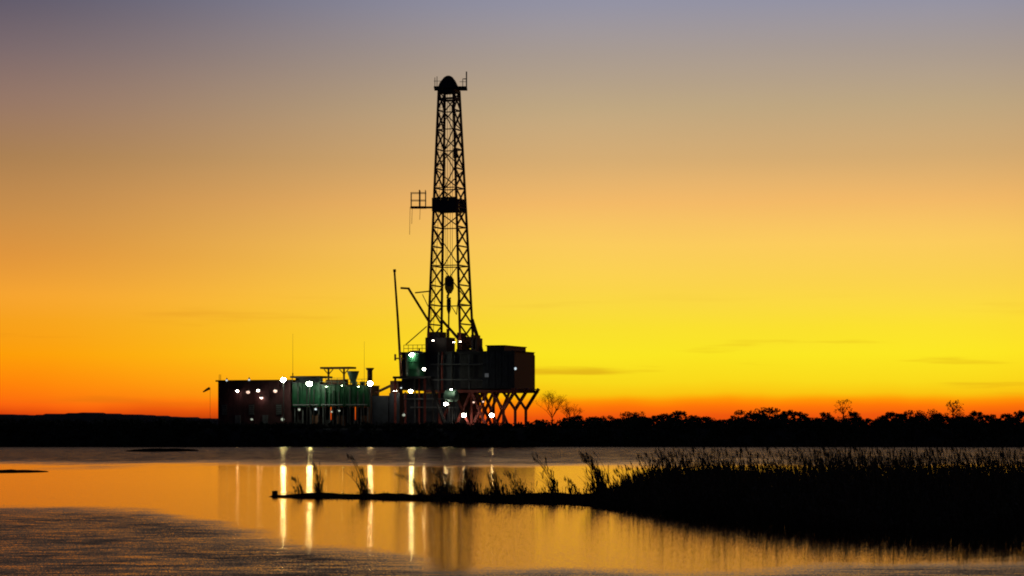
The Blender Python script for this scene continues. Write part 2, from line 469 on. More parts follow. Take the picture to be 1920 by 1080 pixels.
def plume_arrays(tips, seed):
    r_ = np.random.default_rng(seed)
    v = []; f = []; o = 0
    for (x, y, z, lx, ly) in tips:
        for _ in range(7):
            a = r_.uniform(0, 6.283); d = r_.uniform(0.02, 0.05); ln = r_.uniform(0.10, 0.24)
            p0 = np.array([x, y, z - r_.uniform(0.0, 0.14)])
            p1 = p0 + np.array([d * math.cos(a) + lx * 0.12 - 0.04, d * math.sin(a) + ly * 0.1, ln * 0.7])
            sd = np.array([math.sin(a), -math.cos(a), 0]) * 0.016
            v += [tuple(p0 - sd), tuple(p0 + sd), tuple(p1)]
            f.append((o, o + 1, o + 2)); o += 3
    return v, f
def clump(px, py0, top_py, nst, spread, lean, label, Yd=None, rad=0.018, tall_frac=0.35, leaves=4):
    """a clump of reeds: column, tallest tip row, number of stems, spread in metres, mean lean"""
    Yd = Yd or (front_y(px) * 0.45 + back_y(px) * 0.55)
    base = Vector(((px - 960) * Yd / F, Yd, 0.05))
    hmax = CAMH + (HZ - top_py) * Yd / F
    bs, hs, ls, tips = [], [], [], []
    rr = random.Random(int(px) * 7 + 1)
    ntall = max(6, int(nst * tall_frac * 0.5))
    for i in range(nst):
        tall = i < ntall
        hh = hmax * (rr.uniform(0.80, 1.0) if tall else rr.uniform(0.22, 0.72)) / (1 - 0.10 * lean * lean)
        q = (base.x + rr.gauss(0, spread * (0.28 if tall else 0.5)), base.y + rr.gauss(0, spread * 0.6), 0.02)
        lx = lean + rr.gauss(0, 0.07 if tall else 0.20); ly = rr.gauss(0, 0.10)
        bs.append(q); hs.append(hh); ls.append((lx, ly))
        if tall: tips.append((q[0] + lx * hh, q[1] + ly * hh, q[2] + hh * (1 - .12 * lx * lx), lx, ly))
    e = empty('reed_clump', (base.x, base.y, 0.02), label, 'reeds', 'reed clumps along the mud spit')
    v, f = reed_arrays(bs, hs, ls, rad, leaves, int(px))
    tag(MB().raw(v, f).build('stems', 'reed', e), kind='stuff')
    v, f = plume_arrays(tips, int(px) + 1)
    if v: tag(MB().raw(v, f).build('seed_heads', 'plume', e), kind='stuff')
    return e
LOW = 'low tuft of dark reeds growing on the narrow mud spit'
clump(566, 935, 893, 22, 0.30, -0.35, 'leaning reed tuft beside the stump end of the mud spit')
clump(596, 935, 868, 26, 0.22, -0.05, 'upright dark reed clump, second one from the stump on the spit')
clump(684, 935, 852, 30, 0.30, -0.38, 'tall isolated reed clump with bent tip on thin part of spit', rad=0.022)
clump(792, 935, 886, 26, 0.35, -0.75, 'strongly slanting reed clump lying over the mud spit')
clump(832, 932, 884, 90, 0.55, -0.12, LOW); clump(880, 932, 878, 100, 0.50, -0.10, LOW)
clump(930, 932, 888, 80, 0.50, -0.18, LOW); clump(972, 932, 884, 50, 0.45, -0.35, LOW)
clump(1042, 932, 850, 30, 0.26, -0.45, 'tall bending reed clump on the thick end of the spit', rad=0.022)
clump(1078, 932, 896, 20, 0.40, -0.30, LOW)
clump(1130, 932, 848, 80, 0.42, -0.42, 'big slanting reed clump at the edge of the reed bed', rad=0.022, tall_frac=0.6)
for c_, t_ in ((1180, 872), (1225, 852), (1262, 846), (1300, 858)):
    clump(c_, 935, t_, 60, 0.5, -0.25, 'leafy reed clump on the sloping end of the reed bed')
# grass stubble along the bare spit
bs, hs, ls = [], [], []
for i in range(1000):
    c_ = random.uniform(530, 1160) if random.random() > 0.65 else random.uniform(790, 1160)
    yd = random.uniform(front_y(c_) + 0.1, back_y(c_))
    bs.append(((c_ - 960) * yd / F, yd, 0.0)); hs.append(random.uniform(0.12, 0.30) + (random.random() ** 3 * 0.5 if c_ > 800 else 0)); ls.append((random.gauss(-0.3, 0.3), random.gauss(0, 0.2)))
v, f = reed_arrays(bs, hs, ls, 0.010, 2, 77)
tag(MB().raw(v, f).build('spit_grass', 'reed'), 'short dark grass stubble along the low mud spit', 'grass', kind='stuff')
# the reed bed on the right
bs, hs, ls, tips = [], [], [], []
for i in range(17000):
    c_ = 1112 + 1440 * (random.random() ** 1.05)
    yf, yb = front_y(c_), back_y(c_)
    s = random.random() ** 1.15
    yd = yf - 0.3 + (yb - yf) * s
    env = float(np.interp(c_, [1112, 1150, 1190, 1260, 1360, 1480, 1600, 1700, 2600], [0.2, 0.55, 0.9, 1.4, 1.66, 1.76, 1.9, 1.82, 1.84]))
    x_ = (c_ - 960) * yd / F
    env *= 1 + 0.12 * math.sin(x_ * 1.1 + 1.3 * math.sin(x_ * 0.37)) + 0.09 * math.sin(x_ * 2.9 + yd * 0.6) + 0.05 * math.sin(x_ * 6.1)
    hh = env * random.uniform(0.62, 1.0) * (0.48 + 0.58 * min(1, s * 2.6) ** 0.8)
    if random.random() < 0.045: hh = env * random.uniform(1.12, 1.35)
    if random.random() < 0.20 and s < 0.15: hh *= 0.55
    lx, ly = random.gauss(-0.16, 0.16), random.gauss(0, 0.12)
    bs.append((x_, yd, 0.0)); hs.append(hh); ls.append((lx, ly))
    if hh > env * 1.05: tips.append((x_ + lx * hh, yd + ly * hh, hh, lx, ly))
v, f = reed_arrays(bs, hs, ls, 0.011, 3, 5)
rb_ = MB().raw(v, f).build('reed_bed', 'reed'); tag(rb_, 'dense dark bed of marsh reeds standing in the water', 'reeds', kind='stuff')
v, f = plume_arrays(tips, 6)
tag(MB().raw(v, f).build('seed_heads', 'plume', rb_), kind='stuff')

# ------------------------------------------------------------------ rig frame of reference
TH = R(-21.0)
O = Vector((at(845, 800, 385).x, 385.0, 0.0))
U = Vector((math.cos(TH), math.sin(TH), 0)); W = Vector((-math.sin(TH), math.cos(TH), 0))
ROT = Matrix.Rotation(TH, 3, 'Z')
def rp(u, v, z): return O + U * u + W * v + Vector((0, 0, z))
def rat(px, py, v):
    """rig-frame (u, z) of a photograph pixel on the plane v"""
    k = (px - 960) / F
    a = O + W * v                   # a + U*u = (k*Y, Y)
    u = (k * a.y - a.x) / (U.x - k * U.y)
    Y = a.y + U.y * u
    return u, CAMH + (HZ - py) * Y / F
def rpt(px, py, v):
    u, z = rat(px, py, v); return rp(u, v, z)
def rbox(mb, u0, u1, v0, v1, z0, z1):
    return mb.box(rp((u0 + u1) / 2, (v0 + v1) / 2, (z0 + z1) / 2), (abs(u1 - u0), abs(v1 - v0), abs(z1 - z0)), ROT)

def flood(parent, p, r=0.32, kind='lamp_white', aim=(0, -0.62, -0.78), name='floodlight', sub=True):
    """housing and emitting lens; a part with its lens as sub-part"""
    aim = Vector(aim).normalized(); p = Vector(p); r *= 0.86
    hmb = MB().tube(p - aim * 0.42, p, r * 0.55, r * 1.08, 10)
    hmb.bar(p - aim * 0.3 + Vector((0, 0, -r)), p - aim * 0.3 + Vector((0, 0, r)), 0.07)
    ho = hmb.build(name, 'dark_steel', parent)
    ln = MB().dome(p + aim * 0.004, aim, r, r * 0.95, 20, 6).build('lens', kind, ho if sub else parent, smooth=True)
    return ho

# ------------------------------------------------------------------ derrick mast
ZB, ZT = 16.2, 56.6
def corner(k, z):
    t_ = (z - 16.5) / (56.4 - 16.5)
    rr = 3.91 + (1.80 - 3.91) * t_
    an = R(24 + 90 * k)
    return Vector((O.x - 0.25 * t_ + rr * math.cos(an), O.y + rr * math.sin(an), z))
mast = empty('derrick_mast', (O.x, O.y, ZB), 'tall tapering lattice drilling derrick standing on the rig floor', 'derrick')
for k in range(4):
    MB().bar(corner(k, ZB - 1.0), corner(k, ZT), 0.40).build('leg', 'mast_steel', mast)
NB = 13
zl = [ZB + (ZT - ZB) * (i / NB) ** 1.0 for i in range(NB + 1)]
for i in range(NB + 1):
    z = zl[i]
    for (a, c_) in ((1, 2), (3, 0)):
        MB().bar(corner(a, z), corner(c_, z), 0.21).build('girt', 'mast_steel', mast)
    if i % 2 == 0 and i > 0: MB().bar(corner(0, z), corner(1, z), 0.16).build('girt', 'mast_steel', mast)
    if i in (4, 8, 11): MB().bar(corner(2, z), corner(3, z), 0.15).build('girt', 'mast_steel', mast)
    if i < NB:
        z2 = zl[i + 1]
        for (a, c_) in ((1, 2), (3, 0)):
            MB().bar(corner(a, z + .1), corner(c_, z2 - .1), 0.21).build('diagonal_brace', 'mast_steel', mast)
            MB().bar(corner(c_, z + .1), corner(a, z2 - .1), 0.19).build('diagonal_brace', 'mast_steel', mast)
for i in range(2, NB - 1, 2):
    z, z2 = zl[i], zl[i + 2] if i + 2 <= NB else zl[NB]
    a, c_ = (0, 1) if (i // 2) % 2 else (1, 0)
    MB().bar(corner(a, z), corner(c_, z2), 0.14).build('diagonal_brace', 'mast_steel', mast)
    if i >= 8: MB().bar(corner(c_, z), corner(a, z2), 0.14).build('diagonal_brace', 'mast_steel', mast)
for i in range(6, NB):
    for (a, c_) in ((2, 3), (0, 1)) if i % 2 else ((3, 2), (1, 0)):
        MB().bar(corner(a, zl[i] + .1), corner(c_, zl[i + 1] - .1), 0.15).build('diagonal_brace', 'mast_steel', mast)
for i in range(0, 6, 2):
    MB().bar(corner(2 if i % 4 else 3, zl[i] + .1), corner(3 if i % 4 else 2, zl[i + 2] - .1), 0.13).build('diagonal_brace', 'mast_steel', mast)
# ladder up the left leg
lad = MB()
for s in (0.0, 0.45):
    lad.bar(corner(2, ZB) * 1 + Vector((0.35 + s, -0.1, 0)), corner(2, ZT) + Vector((0.35 + s, -0.1, 0)), 0.06)
for i in range(90):
    z = ZB + (ZT - ZB) * i / 90
    c0 = corner(2, z) + Vector((0.35, -0.1, 0)); lad.bar(c0, c0 + Vector((0.45, 0, 0)), 0.04)
lad.build('ladder', 'mast_steel', mast)
# racking board with its wind wall panels
zm0, zm1 = 37.35, 39.5
for (a, c_) in ((2, 3), (1, 2), (0, 1)):
    A, B_ = corner(a, zm0), corner(c_, zm0); out = ((A + B_) / 2 - Vector((O.x - .13, O.y, zm0))).normalized() * 0.28
    for q in range(3):
        s0, s1 = q / 3 + 0.004, (q + 1) / 3 - 0.004
        P0, P1 = A.lerp(B_, s0) + out, A.lerp(B_, s1) + out
        MB().bar((P0 + P1) / 2 + Vector((0, 0, 0)), (P0 + P1) / 2 + Vector((0, 0, zm1 - zm0)), (P1 - P0).length, 0.06,
                 up=(P1 - P0).normalized().cross(Vector((0, 0, 1)))).build('wind_wall_panel', 'blue_grey', mast)
fl_ = MB(); cs = [corner(k, zm0) for k in range(4)]
fl_.hexa([cs[0], cs[3], cs[2], cs[1]] + [c_ + Vector((0, 0, 0.12)) for c_ in (cs[0], cs[3], cs[2], cs[1])])
fl_.build('racking_board', 'dark_steel', mast)
MB().bar(corner(3, zm1 - .3), corner(0, zm1 - .3), 0.10).build('handrail', 'mast_steel', mast)
MB().bar(corner(3, zm1 - 1.1), corner(0, zm1 - 1.1), 0.10).build('handrail', 'mast_steel', mast)
# outrigger platform on the left at racking board height
yb_ = O.y - 1.0
def mp(px, py): return at(px, py, yb_)
z_ = mp(0, 389).z
pf = MB().box((mp(784.5, 0).x, yb_, z_), (mp(799, 0).x - mp(770, 0).x, 1.8, 0.26)).build('outrigger_platform', 'mast_steel', mast)
for sy in (-0.75, 0.75):
    MB().bar((mp(797, 0).x, yb_ + sy, z_), (mp(812, 0).x, O.y + sy, z_ + 0.1), 0.20).build('support_beam', 'mast_steel', pf)
for px in (771, 787, 798):
    for sy in (-0.86, 0.86):
        top = 357 if px != 771 else 362
        MB().bar((mp(px, 0).x, yb_ + sy, z_), (mp(px, 0).x, yb_ + sy, mp(0, top).z), 0.11 if px != 787 else 0.2).build('post', 'mast_steel', pf)
for py in (362, 376):
    for sy in (-0.86, 0.86):
        MB().bar((mp(770, 0).x, yb_ + sy, mp(0, py).z), (mp(799, 0).x, yb_ + sy, mp(0, py).z), 0.09).build('rail', 'mast_steel', pf)
for px, b_y in ((769, 440), (773, 420), (788, 412)):
    MB().tube(mp(px, 388), mp(px - 1, b_y), 0.035, n=5).build('hanging_rope', 'rope', pf)
# crown
zc = ZT
cx = corner(0, ZT).lerp(corner(2, ZT), .5)
cr_ = MB().box((cx.x + 0.25, cx.y, 57.05), (at(877, 0, 385).x - at(815, 0, 385).x, 3.6, 0.22)).build('crown_platform', 'dark_steel', mast)
for k in range(4):
    MB().bar(corner(k, ZT - 1.3), corner((k + 1) % 4, ZT - 1.3), 0.3).build('water_table_beam', 'dark_steel', mast)
    MB().bar(corner(k, ZT - 0.1), corner((k + 1) % 4, ZT - 0.1), 0.42).build('water_table_beam', 'dark_steel', mast)
mb = MB()
hx = [(-1.75, 57.16), (-1.45, 57.9), (-0.75, 58.75), (0.55, 58.75), (1.05, 58.1), (1.5, 57.16)]
for sy in (-1.0, 1.0): mb.v += [Vector((cx.x + a, cx.y + sy, z)) for a, z in hx]
nh = len(hx)
mb.f += [tuple(range(nh)), tuple(reversed(range(nh, 2 * nh)))] + [(i, (i + 1) % nh, nh + (i + 1) % nh, nh + i) for i in range(nh)]
cb = mb.build('crown_block', 'dark_steel', mast)
for q in range(5):
    yq = cx.y - 0.64 + 0.32 * q
    MB().tube((cx.x - 0.1, yq - .09, 58.1), (cx.x - 0.1, yq + .09, 58.1), 0.92, n=18).build('sheave', 'dark_steel', cb)
for px, t1 in ((816, 148), (820, 146), (868, 150), (875, 137)):
    MB().bar((at(px, 0, 385).x, cx.y - 1.6, 57.1), (at(px, 0, 385).x, cx.y - 1.6, at(0, t1, 385).z), 0.10 if px < 870 else 0.2).build('post', 'dark_steel', cr_)
MB().bar((at(814, 0, 385).x, cx.y - 1.6, 58.0), (at(832, 0, 385).x, cx.y - 1.6, 58.0), 0.07).build('rail', 'dark_steel', cr_)
MB().bar((at(862, 0, 385).x, cx.y - 1.6, 57.9), (at(876, 0, 385).x, cx.y - 1.6, 57.9), 0.07).build('rail', 'dark_steel', cr_)
MB().bar((at(869, 0, 385).x, cx.y - 1.6, 58.35), (at(876, 0, 385).x, cx.y - 1.6, 58.35), 0.14).build('pulley_arm', 'dark_steel', cr_)
# boxes fixed inside the lattice
MB().box((at(854, 0, 385).x, O.y - .5, at(0, 288, 385).z), (0.75, 0.6, 1.5)).build('junction_box', 'dark_steel', mast)
MB().box((at(850, 0, 385).x, O.y - .5, at(0, 203, 385).z), (0.55, 0.6, 1.0)).build('junction_box', 'dark_steel', mast)
# side boom
yb2 = O.y - 1.6
bo = MB().bar(at(766, 541, yb2), at(806, 606, yb2), 0.38).build('side_boom', 'mast_steel', mast)
MB().bar(at(751, 540, yb2), at(768, 541, yb2), 0.42, 0.3).build('boom_head', 'mast_steel', bo)
MB().bar(at(778, 549, yb2), at(806, 546, yb2), 0.20).build('boom_tie', 'mast_steel', bo)
MB().bar(at(792, 552, yb2), at(803, 575, yb2), 0.12).build('boom_tie', 'mast_steel', bo)
MB().bar(at(761, 646, yb2), at(800, 612, yb2), 0.16).build('boom_tie', 'mast_steel', bo)
# splayed raising legs behind the mast foot
MB().bar(corner(0, 20.2), rpt(903, 657, 1.0), 0.42).build('raising_leg', 'mast_steel', mast)
MB().bar(corner(1, 20.2), rpt(880, 657, 4.0), 0.42).build('raising_leg', 'mast_steel', mast)

# ------------------------------------------------------------------ travelling block and string
def ap(px, py): return at(px, py, O.y)
tb = empty('travelling_block', ap(842, 640), 'dark travelling block with hook hanging inside the derrick', 'pulley block')
mb = MB()
prof_ = [(834, 522), (838, 517), (847, 518), (851, 524), (851, 541), (846, 550), (838, 550), (834, 541)]
for sy in (-0.45, 0.45): mb.v += [ap(a, b_) + Vector((0, sy, 0)) for a, b_ in prof_]
k_ = len(prof_)
mb.f += [tuple(range(k_)), tuple(reversed(range(k_, 2 * k_)))] + [(i, (i + 1) % k_, k_ + (i + 1) % k_, k_ + i) for i in range(k_)]
hb = mb.build('block_housing', 'yellow', tb)
for q in range(3):
    MB().tube(ap(842, 530) + Vector((0, -.62 + q * .55, 0)), ap(842, 530) + Vector((0, -.5 + q * .55, 0)), 0.62, n=16).build('sheave', 'dark_steel', hb)
MB().path([ap(842, 549), ap(839, 556), ap(841, 563), ap(845, 558)], [0.16, 0.2, 0.2, 0.12], 8).build('hook', 'dark_steel', tb)
MB().tube(ap(841.5, 562), ap(841.5, 580), 0.36, 0.36, 10).tube(ap(841.5, 580), ap(841.5, 588), 0.36, 0.16, 10).build('swivel', 'dark_steel', tb)
MB().tube(ap(841.5, 588), ap(841, 650), 0.15, 0.15, 6).build('kelly_pipe', 'dark_steel', tb)
for i, px in enumerate((836.5, 839.5, 844.5, 848)):
    MB().tube(ap(px, 518), (cx.x - 0.7 + 0.42 * i, cx.y, 57.6), 0.035, n=5).build('drilling_line', 'rope', tb)
MB().path([ap(847, 575), ap(856, 590), ap(859, 560), ap(862, 520)], [0.07] * 4, 6).build('rotary_hose', 'rope', tb)

# ------------------------------------------------------------------ substructure
VF, VB = -5.2, 4.6
u0, zfl = rat(752, 659, VF); u1, _ = rat(1004, 659, VB)
um, _ = rat(862, 700, VF)
zu = rat(900, 731, VF)[1]                   # underside of the floor box
zft = zfl - 0.1
sub = empty('rig_substructure', rp((u0 + u1) / 2, 0, PAD), 'raised rig floor base on crossed red steel struts', 'substructure')
mb = MB(); rbox(mb, u0 - .3, u1 - 0.2, VF, VB, zft - 0.45, zft); mb.build('rig_floor', 'dark_steel', sub)
# side cladding, one sheet after the other
def clad(ua, ub, v, z0, z1, nn, mat, par, name='cladding_panel'):
    for i in range(nn):
        a = ua + (ub - ua) * i / nn; b_ = ua + (ub - ua) * (i + 1) / nn
        m_ = MB(); off_ = 0.03 * (i % 2)
        rbox(m_, a + .012, b_ - .012, v - .05 - off_, v + .05 - off_, z0, z1); m_.build(name, mat, par)
clad(u0, um, VF + .2, zu, zft - .46, 9, 'blue_grey', sub)
clad(um, u1, VF + .2, zu + 0.3, zft - .46, 9, 'dark_steel', sub)
clad(u0, u1, VB - .2, zu, zft - .46, 14, 'dark_steel', sub)
m_ = MB(); rbox(m_, u0, u0 + .1, VF + .3, VB - .3, zu, zft - .46); m_.build('end_panel', 'blue_grey', sub)
m_ = MB(); rbox(m_, u1 - .1, u1, VF + .3, VB - .3, zu, zft - .46); m_.build('end_panel', 'dark_steel', sub)
for v in (VF, 0, VB - .4):
    m_ = MB(); rbox(m_, um - 6, u1 + 0.55, v, v + .4, zu - .42, zu - .003); m_.build('floor_beam', 'red_oxide', sub)
# crossed struts
def strut(pa, pb, v, w_=0.36, mat='red_oxide'):
    MB().bar(rpt(pa[0], pa[1], v), rpt(pb[0], pb[1], v), w_).build('strut', mat, sub)
gy = 806
for v, d_ in ((VF + .3, -42), (-0.2, -20), (VB - .7, 0)):
    for (a, b_) in ((866, 893), (893, 866), (893, 926), (926, 893), (926, 956), (956, 926)):
        if a + d_ > 850 or v > 0: strut((a + d_, 733), (b_ + d_, gy), v)
    strut((962 + d_, 733), (986 + d_, 768), v); strut((1010 + d_, 729), (986 + d_, 768), v, 0.44)
    strut((986 + d_, 766), (986 + d_, gy), v, 0.46)
    for px in (866, 926): strut((px + d_, 733), (px + d_, gy), v, 0.34)
# base skid
ub0, _ = rat(752, 800, VF)
m_ = MB(); rbox(m_, ub0, u1 - 0.3, VF - .1, VB + .1, PAD - .05, PAD + 0.55); m_.build('base_skid', 'red_oxide', sub)
# engine room below the left half of the floor
clad(u0 + .2, um - .2, VF + .6, PAD + .56, zu - .43, 8, 'blue_grey', sub, 'lower_panel')
m_ = MB(); rbox(m_, u0 + .2, um - .2, VF + .8, VB - .8, PAD + .56, zu - .5); m_.build('lower_housing', 'dark_steel', sub)
for i, (px, ya, yb_) in enumerate(((778, 710, 800), (786, 708, 800), (812, 735, 800), (822, 660, 735), (829, 660, 735), (848, 662, 800), (880, 665, 730), (760, 735, 800))):
    MB().tube(rpt(px, ya, VF - .25), rpt(px, yb_, VF - .25), .12 + .03 * (i % 3), n=8).build('pipe_run', ('grey', 'red_oxide', 'dark_steel')[i % 3], sub)
for (pa, pb, py) in ((806, 905, 683), (806, 905, 712), (756, 860, 748), (770, 860, 764)):
    MB().tube(rpt(pa, py, VF - .5), rpt(pb, py, VF - .5), .10, n=8).build('pipe_run', 'grey', sub)
# handrail on the floor's left edge
ur0, zr = rat(757, 648, VF); ur1, _ = rat(800, 648, VF)
for i in range(6):
    u_ = ur0 + (ur1 - ur0) * i / 5
    MB().bar(rp(u_, VF, zft), rp(u_, VF, zft + 1.1), 0.08).build('rail_post', 'mast_steel', sub)
for dz in (0.55, 1.1): MB().bar(rp(ur0, VF, zft + dz), rp(ur1, VF, zft + dz), 0.08).build('handrail', 'mast_steel', sub)
# ledge carrying the pole and tank
ul0, zl0 = rat(744, 706, VF - 1.6); ul1, _ = rat(806, 706, VF - 1.6)
m_ = MB(); rbox(m_, ul0, ul1, VF - 3.2, VF - .11, zl0 - .35, zl0); m_.build('side_ledge', 'dark_steel', sub)
for u_ in (ul0 + .3, ul1 - .3):
    MB().bar(rp(u_, VF - 2.9, zl0 - .36), rp(u_, VF - 2.9, PAD), 0.35).build('ledge_leg', 'red_oxide', sub)
# stair from the floor to the yard
s0, s1 = rpt(803, 706, VF - 3.0), rpt(835, 800, VF - 3.0)
stp = MB().bar(s0 + W * -.4, s1 + W * -.4, 0.1, 0.3).bar(s0 + W * .4, s1 + W * .4, 0.1, 0.3).build('stairway', 'dark_steel', sub)
for i in range(22):
    q = s0.lerp(s1, (i + .5) / 22)
    MB().box(q, (0.3, 0.75, 0.05), ROT).build('stair_tread', 'dark_steel', stp)
for (px, py, r_, kd) in ((770, 733, .36, 'lamp_white'), (752, 727, .16, 'lamp_dim'), (836, 757, .36, 'lamp_white'), (870, 778, .38, 'lamp_white'),
                         (922, 778, .40, 'lamp_white'), (888, 754, .2, 'lamp_pink'), (906, 753, .18, 'lamp_pink'), (795, 692, .24, 'lamp_white'), (757, 778, .28, 'lamp_faint')):  # pink pair: glowing spots put in for the pinkish gaps between the struts
    flood(sub, rpt(px, py, VF - 3.6 if px < 860 else VF - .6), r_, kd)
for (px, py) in ((812, 640), (851, 643), (863, 642)):
    flood(sub, rpt(px, py, VF + .3), 0.22, 'lamp_up', aim=(0, 0.45, 0.9))
    q = rpt(px, py, VF + .75); MB().bar(q, Vector((q.x, q.y, zft)), 0.1).build('lamp_post', 'dark_steel', sub)

# doghouse on the right of the floor
ud0, _ = rat(907, 700, VF + .1); ud1, zd1 = rat(1005, 661, VB - .6)
dz0 = zft + 0.003
dh = empty('doghouse', rp((ud0 + ud1) / 2, 0, dz0), 'dark boxy crew cabin at the right end of the rig floor', 'cabin')
# the cabin hangs outside the floor edge over the cladding: four walls, stepped roof
zdb = zu + 0.25
clad(ud0, ud1, VF - 0.35, zdb, zd1, 10, 'blue_grey', dh, 'wall_panel')
m_ = MB(); rbox(m_, ud0 + .1, ud1 - .1, VF - .05, VB - .6, zft + .01, zd1 - .02); m_.build('cabin_body', 'dark_steel', dh)
ue, zre = rat(986, 652, VB - .5); uc, _ = rat(914, 652, VF)
m_ = MB(); rbox(m_, uc, ue, VF - .3, VB - .5, zd1 - .01, zre); rf = m_.build('roof', 'dark_steel', dh)
m_ = MB(); rbox(m_, uc - .15, ue + .15, VF - .5, VB - .35, zre + .003, zre + .12); m_.build('roof_sheet', 'dark_steel', rf)
flood(dh, rpt(966, 691, VF - .2), 0.26, 'lamp_dim', aim=(0.3, -0.8, -0.5))
qa, qz = rat(905, 704, VF - .43); m_ = MB(); rbox(m_, qa + .3, qa + 1.1, VF - .47, VF - .43, qz - .35, qz + .4); wn_ = m_.build('window', 'dark_steel', dh)
m_ = MB(); rbox(m_, qa + .38, qa + 1.02, VF - .50, VF - .473, qz - .27, qz + .32); m_.build('pane', pmat('lit_pane', (0.3, 0.3, 0.3), 0.2, emit=(0.8, 0.85, 0.9), strength=0.05), wn_)
ua_, za_ = rat(1004, 728, VB)
m_ = MB(); rbox(m_, ua_ - .2, ua_ + .35, VF - .5, VB - .6, zdb - .18, zdb - .003); m_.build('cantilever_edge', 'red_oxide', dh)

# drawworks at the mast foot
dw = empty('drawworks', rpt(880, 655, 0), 'dark hoisting winch at the foot of the derrick', 'winch')
ua_, _ = rat(862, 655, .5); ub_, _ = rat(899, 655, .5)
m_ = MB(); rbox(m_, ua_, ub_, -1, 2.2, zft + .004, zft + .5); m_.build('skid', 'dark_steel', dw)
zt_ = rat(870, 631, .5)[1]
m_ = MB(); rbox(m_, ua_ + .1, ua_ + .5, -.9, 2.1, zft + .5, zt_ + .6); m_.build('side_frame', 'dark_steel', dw)
m_ = MB(); rbox(m_, ub_ - .9, ub_ - .5, -.9, 2.1, zft + .5, zt_ + .2); m_.build('side_frame', 'dark_steel', dw)
zz = (zft + zt_) / 2 + .3
MB().tube(rp(ua_ + .5, .6, zz), rp(ub_ - .9, .6, zz), .95, n=18).build('drum', 'rust', dw)
m_ = MB(); rbox(m_, ub_ - .48, ub_, -.5, 1.8, zft + .5, zt_ - .3); m_.build('gearbox', 'dark_steel', dw)
# driller's panel house left of the drawworks
mc = empty('winch_house', rpt(818, 655, -1), 'low dark machinery housing at the left foot of the derrick', 'housing')
ua_, _ = rat(802, 655, -2); ub_, _ = rat(842, 655, -2); zt_ = rat(820, 633, -2)[1]
m_ = MB(); rbox(m_, ua_, ub_, -3, .5, zft + .004, zt_); m_.build('body', 'dark_steel', mc)
m_ = MB(); rbox(m_, ua_ + .3, ub_ - 1.4, -2.6, .2, zt_ + .003, zt_ + .9); m_.build('upper_box', 'dark_steel', mc)
MB().tube(rp(ub_ - .7, -1, zt_), rp(ub_ - .7, -1, zt_ + 1.4), .16, n=8).build('exhaust', 'rust', mc)

# leaning pole
pl = empty('leaning_pole', rpt(751, 706, VF - 2), 'tall thin leaning pole beside the lit round tank', 'pole')
MB().tube(rpt(752, 705.5, VF - 2), rpt(746, 600, VF - 2), .22, .19, 10).tube(rpt(746, 600, VF - 2), rpt(739.5, 507, VF - 2), .19, .16, 10).build('shaft', 'mast_steel', pl)
MB().tube(rpt(740, 510, VF - 2), rpt(739.6, 505, VF - 2), .24, n=10).build('cap', 'mast_steel', pl)
MB().bar(rpt(743, 672, VF - 2), rpt(760, 672, VF - 2), .2).build('bracket', 'mast_steel', pl)
MB().bar(rpt(741, 664, VF - 2), rpt(741, 676, VF - 2), .3).build('clamp', 'mast_steel', pl)

# lit round tank
def vtank(name, px0, px1, py0, py1, v, mat, label, cat='tank', group=None, dome=0.5, ribs=2, topm=None):
    ua, _ = rat(px0, py1, v); ub, zt1 = rat(px1, py0, v); zb1 = rat(px0, py1, v)[1]
    c0 = rp((ua + ub) / 2, v, zb1); r_ = (ub - ua) / 2 * 0.98
    e = empty(name, c0, label, cat, group)
    zt1 -= dome
    bd = MB().tube(c0 + Vector((0, 0, .003)), Vector((c0.x, c0.y, zt1)), r_, n=28).build('shell', mat, e, smooth=False)
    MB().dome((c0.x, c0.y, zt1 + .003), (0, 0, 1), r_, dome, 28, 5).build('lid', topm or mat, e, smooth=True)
    for i in range(ribs):
        z = zb1 + (zt1 - zb1) * (i + 1) / (ribs + 1)
        MB().tube((c0.x, c0.y, z - .06), (c0.x, c0.y, z + .06), r_ + .05, n=28).build('band', mat, e)
    MB().tube((c0.x + r_ * .4, c0.y, zt1 + dome * .6), (c0.x + r_ * .4, c0.y, zt1 + dome + .35), .12, n=8).build('vent', 'dark_steel', e)
    return e, c0, r_, zt1
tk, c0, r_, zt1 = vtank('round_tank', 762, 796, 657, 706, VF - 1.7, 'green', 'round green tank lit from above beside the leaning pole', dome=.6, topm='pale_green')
lp = rpt(771, 664, VF - 3.6)
flood(tk, lp, .40, 'lamp_green', aim=(0.35, -0.10, -0.9))
MB().bar(lp + Vector((0, .1, .3)), Vector((c0.x, c0.y, zt1 + .55)), .1).build('lamp_arm', 'dark_steel', tk)

# green drum in front of the base
vd = VF - 3.2
ua_, za_ = rat(834, 742, vd); ub_, zb_ = rat(859, 742, vd)
gd = empty('horizontal_drum', rp((ua_ + ub_) / 2, vd, PAD), 'pale green drum lying on a frame before the rig base', 'tank')
MB().tube(rp(ua_ + .35, vd, za_), rp(ub_ - .35, vd, za_), .95, n=22).build('shell', 'pale_green', gd)
MB().dome(rp(ua_ + .352, vd, za_), -U, .95, .32, 22).build('end_cap', 'pale_green', gd, smooth=True)
MB().dome(rp(ub_ - .352, vd, za_), U, .95, .32, 22).build('end_cap', 'pale_green', gd, smooth=True)
for u_ in (ua_ + .5, ub_ - .5):
    for dv in (-.7, .7): MB().bar(rp(u_, vd + dv, PAD), rp(u_, vd + dv * .8, za_ - .5), .16).build('leg', 'dark_steel', gd)
flood(gd, rpt(846, 729, vd - 1.6), .22, 'lamp_white', aim=(0.05, 0.5, -0.9))
MB().path([rpt(846, 728, vd - 1.5), rpt(852, 724, vd - .6), rpt(856, 742, vd)], [.05] * 3, 6).build('lamp_arm', 'dark_steel', gd)

